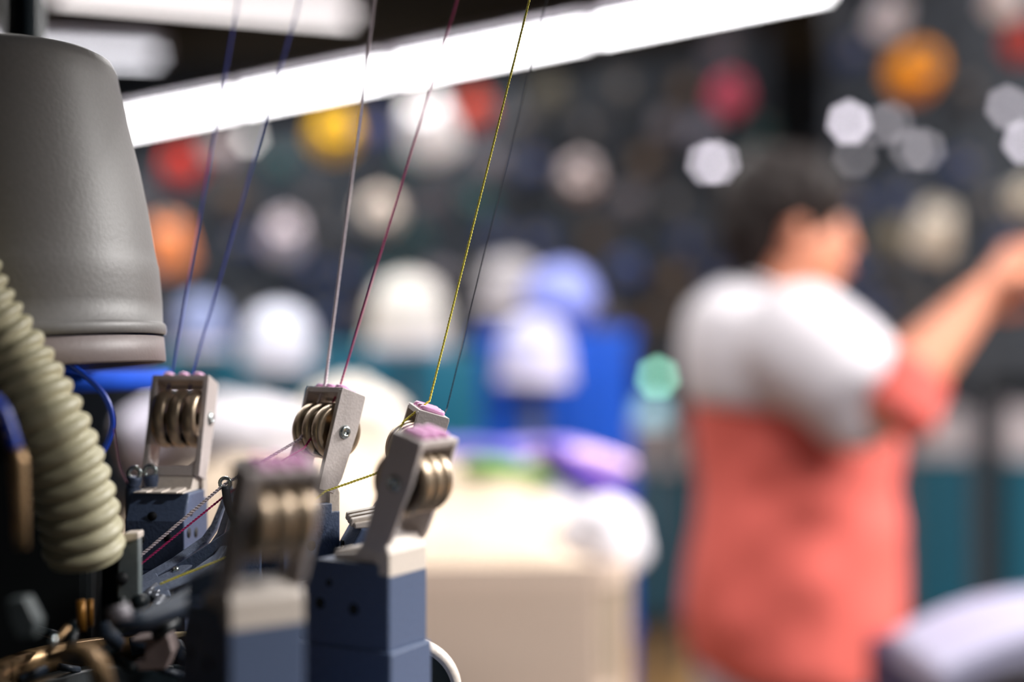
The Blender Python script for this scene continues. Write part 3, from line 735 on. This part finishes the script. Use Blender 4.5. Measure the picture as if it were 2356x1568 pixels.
small_glow(2316, 248, 4.4, .021, 3.5, wl, 'faint glowing bead standing in for an oval glint near the right edge, upper of two')
small_glow(2356, 328, 4.4, .021, 7, wl, 'glowing bead standing in for a white glint cut by the right edge, lower of two')
small_glow(1512, 868, 4.6, .022, 6, (.35, 1, .72), 'green glowing indicator lamp beside the person\'s back')
small_glow(1095, 872, 4.6, .022, 1.0, (.08, .8, .6), 'faint green indicator lamp right of the yellow yarn')
small_glow(855, 790, 4.6, .022, .8, (.1, .8, .5), 'very faint green indicator lamp right of the magenta yarn')
small_glow(575, 318, 4.4, .020, 3.2, (1, .95, .92), 'faint warm white glowing bead under the long lamp row, left of the yellow cone')

# ------------------------------------------------------------------ rounded machine cover at the lower right
cvx = P(2330, 0, 1.9); s19 = 1.9/F
o = empty('machine_cover', (P(2440, 0, 1.7).x, 1.72, 0)); tag(o, 'rounded machine with pale grey hood top and navy body in the lower right corner', 'machine')
zt = P(0, 1392, 1.6).z
m = MB(); prof = []
w_ = .20
for i in range(13):
    t_ = i/12; x = -w_+2*w_*t_; prof.append((x, zt - .055*abs(2*t_-1)**2.2))
for i in range(12, -1, -1):
    t_ = i/12; x = -w_+2*w_*t_; prof.append((x*.98, zt-.036 - .055*abs(2*t_-1)**2.2))
m.prism(prof, 'y', -.2, .0); m.build('hood_top', mat('lavender_grey_cover', S(140, 138, 160), .45, 0, .05, 8), o, .008)
m = MB(); m.box(-w_*.9, w_*.95, -.17, .19, 0, zt-.095); m.build('body', mat('navy_machine', S(8, 24, 58), .5, 0, .1, 8), o, .01)

# ================================================================== PERSON
PY = 2.3
def Q(u, v, dy=0.0): return P(u, v, PY+dy)
def loft(m, secs, yaw=0, n=28):
    """secs: (center Vector, half a (along yaw dir), half b (across)) horizontal ellipses bottom to top"""
    ca, sa = math.cos(yaw), math.sin(yaw); rings = []
    for c, a_, b_ in secs:
        rg = []
        for k in range(n):
            t_ = 2*math.pi*k/n; x = a_*math.cos(t_); y = b_*math.sin(t_)
            rg.append(m.bm.verts.new(c+Vector((x*ca-y*sa, x*sa+y*ca, 0))))
        rings.append(rg)
    for A_, B_ in zip(rings, rings[1:]):
        for k in range(n): m.bm.faces.new((A_[k], A_[(k+1) % n], B_[(k+1) % n], B_[k]))
    m.bm.faces.new(rings[0][::-1]); m.bm.faces.new(rings[-1])
def remesh(o, vox, it=6):
    r = o.modifiers.new('r', 'REMESH'); r.mode = 'VOXEL'; r.voxel_size = vox; r.use_smooth_shade = True
    s_ = o.modifiers.new('s', 'SMOOTH'); s_.iterations = it; s_.factor = .6
pers = empty('person', (P(1835, 0, PY).x, PY, 0)); tag(pers, 'person with short dark hair in a white-shouldered coral shirt, arm raised to the right', 'person')
base = pers.location.copy()
def L_(m):
    bmesh.ops.translate(m.bm, vec=-base, verts=m.bm.verts); return m
mat('hair_brown', S(26, 20, 19), .6, 0, .25, 150).node_tree.nodes['Principled BSDF'].inputs['Specular IOR Level'].default_value = .15
M_SKIN = mat('skin', S(190, 124, 96), .55, 0, .05, 25)
M_SKIN.node_tree.nodes['Principled BSDF'].inputs['Subsurface Weight'].default_value = .05
yaw = R(15)                                    # facing right and a little away
fw = Vector((math.cos(yaw), math.sin(yaw), 0)); sd = Vector((math.sin(yaw), -math.cos(yaw), 0))   # sd: towards her right side (near the lens)
hyaw = R(6); hf = Vector((math.cos(hyaw), math.sin(hyaw), 0)); hs = Vector((math.sin(hyaw), -math.cos(hyaw), 0))
pel = Q(1840, 1480); chest = Q(1815, 900); neck0 = Q(1765, 720); hc = Q(1815, 530)
# --- joints
shR = Q(1745, 785) + sd*.135; shR.y = shR.y
elR = P(2040, 935, 2.04); wrR = P(2268, 672, 2.06); 
shL = Q(1775, 785) - sd*.13; elL = P(2020, 900, 2.52); wrL = P(2225, 700, 2.40)
# --- body (skin): legs, torso core, neck, head, arms, hands in one remeshed surface
m = MB()
loft(m, [(pel+Vector((0, 0, -.05)), .09, .13), (pel+Vector((0, 0, .1)), .085, .12), (chest, .085, .13), (Q(1780, 790), .07, .12), (Q(1770, 740), .05, .08)], yaw)
m.tube([Q(1772, 770), Q(1785, 690), Q(1812, 610)], [.055, .050, .052], 20)
# head: skull, jaw, nose, ears, lips, brow
m.ball(hc+Vector((0, 0, .038))-hf*.012, (.093, .075, .092), 4, Matrix.Rotation(hyaw, 4, 'Z'))
m.ball(hc+Vector((0, 0, -.028))+hf*.022, (.066, .058, .082), 4, Matrix.Rotation(hyaw, 4, 'Z'))
m.ball(hc+Vector((0, 0, -.086))+hf*.052, (.026, .03, .022), 3)
m.ball(hc+Vector((0, 0, -.012))+hf*.064, (.030, .052, .045), 3, Matrix.Rotation(hyaw, 4, 'Z'))
nb = hc+Vector((0, 0, -.004))+hf*.088
m.tube([nb+Vector((0, 0, .03))-hf*.006, nb+hf*.006, nb+Vector((0, 0, -.022))+hf*.013, nb+Vector((0, 0, -.034))], [.007, .008, .011, .009], 12)
for s_ in (-1, 1):
    e = hc+hs*s_*.073+Vector((0, 0, -.004))-hf*.012
    m.ball(e, (.018, .007, .030), 3, Matrix.Rotation(hyaw, 4, 'Z') @ Matrix.Rotation(s_*R(-14), 4, 'Z'))
    m.ball(e+Vector((0, 0, -.024))+hf*.004, (.009, .006, .010), 2)
m.tube([hc+hf*.078+hs*.026+Vector((0, 0, -.058)), hc+hf*.091+Vector((0, 0, -.056)), hc+hf*.078-hs*.026+Vector((0, 0, -.058))], [.006, .008, .006], 10)
m.tube([hc+hf*.078+hs*.022+Vector((0, 0, -.068)), hc+hf*.088+Vector((0, 0, -.068)), hc+hf*.078-hs*.022+Vector((0, 0, -.068))], [.005, .008, .005], 10)
for (sh, el, wr) in ((shR, elR, wrR), (shL, elL, wrL)):
    m.tube([sh, sh.lerp(el, .5), el], [.048, .043, .038], 20)
    m.ball(el, .038, 3)
    m.tube([el, el.lerp(wr, .3), el.lerp(wr, .75), wr], [.038, .043, .030, .025], 20)
def hand(m, wr, d, nrm, thumb_side):
    """palm and five curled fingers. d: pointing direction, nrm: palm normal"""
    d = d.normalized(); sdv = d.cross(nrm).normalized(); nrm = sdv.cross(d).normalized()
    m.tube([wr-d*.01, wr+d*.025, wr+d*.06, wr+d*.088], [(.017, .024), (.015, .034), (.014, .040), (.012, .040)], 18, squash=tuple(nrm))
    for k in range(4):
        b = wr+d*.084+sdv*(k-1.5)*.0205*thumb_side
        ln = (.040, .045, .042, .033)[k]; cu = .5+.09*k
        p1 = b+d*ln*math.cos(cu)+nrm*ln*math.sin(cu)
        p2 = p1+d*ln*.62*math.cos(cu*2.3)+nrm*ln*.62*math.sin(cu*2.3)
        p3 = p2+d*ln*.5*math.cos(cu*3.1)+nrm*ln*.5*math.sin(cu*3.1)
        m.tube([b-d*.012, b, p1, p2, p3], [.0098, .0095, .0086, .0078, .0066], 10)
    b = wr+d*.026-sdv*.030*thumb_side
    q1 = b+(d*.62-sdv*.6*thumb_side+nrm*.5).normalized()*.036; q2 = q1+(d*.9-sdv*.05*thumb_side+nrm*.5).normalized()*.030; q3 = q2+(d*.85+sdv*.25*thumb_side+nrm*.4).normalized()*.022
    m.tube([wr+d*.02-sdv*.012*thumb_side, b, q1, q2, q3], [.013, .0125, .011, .0098, .008], 10)
hand(m, wrR, Vector((.55, .1, .62)), Vector((.75, .25, -.55)), 1)
hand(m, wrL, Vector((.8, -.2, .5)), Vector((.4, -.6, -.6)), -1)
L_(m); body = m.build('body', M_SKIN, pers); remesh(body, .0045, 3)
# --- eye, brow (near side) and mouth colour
for s_ in (-1, 1):
    m = MB(); m.ball(hc+hf*.0795+hs*s_*.032+Vector((0, 0, .012)), (.007, .010, .0065), 3); L_(m).build('eye', mat('eye_white', S(190, 180, 174), .3, 0, 0), pers)
    m = MB(); m.ball(hc+hf*.0845+hs*s_*.033+Vector((0, 0, .012)), (.0045, .0055, .0055), 2); L_(m).build('iris', mat('eye_dark', S(30, 22, 18), .2, 0, 0), pers)
    m = MB(); m.tube([hc+hf*.090+hs*s_*.014+Vector((0, 0, .033)), hc+hf*.090+hs*s_*.032+Vector((0, 0, .037)), hc+hf*.076+hs*s_*.050+Vector((0, 0, .031))], [.003, .0036, .002], 8); L_(m).build('eyebrow', mat('hair_dark', S(24, 20, 20), .6, 0, .2, 120), pers)
m = MB(); m.tube([hc+hf*.082+hs*.022+Vector((0, 0, -.0625)), hc+hf*.0975+Vector((0, 0, -.062)), hc+hf*.082-hs*.022+Vector((0, 0, -.0625))], [.002, .004, .002], 8); L_(m).build('lips', mat('lip', S(176, 92, 84), .5, 0, .05, 60), pers)
# --- hair: cap over skull down to the nape, ear left free
m = MB()
m.ball(hc+Vector((0, 0, .046))-hf*.014, (.104, .086, .090), 4, Matrix.Rotation(hyaw, 4, 'Z'))
m.ball(hc+Vector((0, 0, .006))-hf*.066, (.052, .078, .085), 4, Matrix.Rotation(hyaw, 4, 'Z'))
m.ball(hc+Vector((0, 0, -.045))-hf*.070, (.034, .056, .050), 4, Matrix.Rotation(hyaw, 4, 'Z'))
m.ball(hc+Vector((0, 0, .062))+hf*.048, (.056, .070, .040), 4, Matrix.Rotation(hyaw, 4, 'Z') @ Matrix.Rotation(R(25), 4, 'Y'))
for s_ in (-1, 1):
    m.tube([hc+hs*s_*.070+Vector((0, 0, .06))+hf*.012, hc+hs*s_*.073+Vector((0, 0, .028))+hf*.016, hc+hs*s_*.070+Vector((0, 0, -.004))+hf*.018], [.022, .014, .005], 12)
random.seed(3)
for k in range(46):
    a_ = random.uniform(0, 6.28); e = random.uniform(-.1, 1.2)
    d = (hf*math.cos(a_)+hs*math.sin(a_))*math.cos(e)+Vector((0, 0, math.sin(e)))
    if d.dot(hf) > .45 and e < .55: continue
    p = hc+Vector((0, 0, .040))-hf*.014+Vector((d.x*.098, d.y*.092, d.z*.094)); t_ = (Vector((0, 0, -1))-d*(-d.z)); 
    if t_.length < .1: t_ = hs
    t_ = t_.normalized(); m.tube([p-t_*.022, p+d*.003, p+t_*.026], [.006, .011, .004], 8)
L_(m); hair = m.build('hair', mat('hair_brown', S(26, 20, 19), .6, 0, .25, 150), pers); remesh(hair, .005, 3)
# --- shirt
M_COR = mat('coral_cloth', S(186, 82, 73), .85, 0, .05, 40, .3); M_WHT = mat('white_jersey', S(176, 172, 177), .85, 0, .03, 40, .3)
def tsec(u0, u1, v, b_=None):
    c = Q((u0+u1)/2, v); h = (u1-u0)/2*PY/F; return (c, h, b_ or .15)
m = MB()
loft(m, [tsec(1612, 2052, 1545, .17), tsec(1590, 2078, 1500, .175), tsec(1578, 2084, 1400, .175), tsec(1582, 2080, 1300, .17), tsec(1600, 2072, 1200, .16), tsec(1612, 2066, 1120, .155), tsec(1608, 2064, 1040, .155), tsec(1598, 2040, 960, .16), tsec(1585, 2000, 900, .165)], 0, 48)
for v_ in m.bm.verts:                         # cloth folds
    w3 = v_.co+Vector((0, 0, 0)); n3 = noise.noise(Vector((w3.x*7+w3.z*9, w3.y*7, w3.z*5)))*.016 + noise.noise(Vector((w3.x*16, w3.y*16, w3.z*26+w3.x*14)))*.007
    d = Vector((w3.x-chest.x, w3.y-PY, 0)).normalized(); v_.co += d*n3
L_(m); sb = m.build('shirt_body', M_COR, pers); remesh(sb, .007, 6)
m = MB()
loft(m, [tsec(1582, 2010, 935, .168), tsec(1568, 1990, 880, .172), tsec(1562, 1960, 810, .172), tsec(1580, 1935, 750, .16), tsec(1612, 1925, 730, .13), tsec(1645, 1895, 700, .095), tsec(1690, 1868, 680, .062)], 0, 48)
for v_ in m.bm.verts:                         # collar rises at the nape, drops at the throat
    t_ = min(1, max(0, (v_.co.z-Q(0, 830).z)/(.11))); v_.co.z -= t_*(v_.co.x-Q(1762, 0).x)*.52
# sleeves
m.tube([shR+Vector((-.02, .03, .0)), shR, shR.lerp(elR, .45), shR.lerp(elR, .8)+Vector((0, 0, -.005)), elR+Vector((-.012, 0, -.004))], [.085, .098, .092, .082, .066], 28)
m.ball(shR.lerp(elR, .68)+Vector((.0, 0, -.045)), (.07, .055, .055), 3)
m.tube([shL, shL.lerp(elL, .5), elL], [.085, .075, .062], 28)
L_(m); yk = m.build('shirt_yoke', M_WHT, pers); remesh(yk, .008, 22)
dn = (wrR-elR).normalized()
for (el, wr, r_) in ((elR, wrR, .060), (elL, wrL, .056)):
    dn = (wr-el).normalized(); m = MB()
    m.tube([el+Vector((.0, 0, -.02)), el+Vector((.008, 0, -.012))+dn*.012, el+dn*.05, el+dn*.075], [r_*.85, r_*1.02, r_*.92, r_*.88], 28)
    L_(m); cu = m.build('sleeve_cuff', M_COR, pers); remesh(cu, .006, 3)
# neckband
m = MB(); c = Q(1782, 680); rp = []
for k in range(25):
    t_ = 2*math.pi*k/24; rp.append(c+Vector((.062*math.cos(t_), .060*math.sin(t_), -.032*math.cos(t_))))
m.tube(rp, .008, 8, caps=False); L_(m).build('neckband', M_WHT, pers)
# trousers and shoes
M_TR = mat('grey_trousers', S(150, 140, 150), .85, 0, .06, 40)
m = MB(); loft(m, [(Q(1835, 1640), .15, .13), (Q(1835, 1560), .165, .15), (Q(1835, 1490), .16, .15)], 0, 32)
for s_ in (-1, 1):
    hp = pel+sd*s_*.075; hp.z = .68; kn = hp+fw*.01; kn.z = .40; an = hp-fw*.01; an.z = .07
    m.tube([hp+Vector((0, 0, .06)), hp, kn, an], [.085, .088, .062, .052], 20)
L_(m); tr_ = m.build('trousers', M_TR, pers); remesh(tr_, .008, 4)
for s_ in (-1, 1):
    hp = pel+sd*s_*.075; m = MB(); a0 = Vector((hp.x, hp.y, .036))-fw*.05
    m.tube([a0-fw*.02, a0+fw*.02, a0+fw*.10, a0+fw*.19], [(.030, .032), (.034, .040), (.030, .044), (.016, .034)], 16, squash=(0, 0, 1))
    m.tube([a0+fw*.03, a0+fw*.03+Vector((0, 0, .05))], [.038, .036], 16)
    L_(m); sh_ = m.build('shoe', mat('dark_shoe', S(40, 42, 48), .5, 0, .1, 30), pers); remesh(sh_, .006, 2)
# --- yarn held by the raised hand
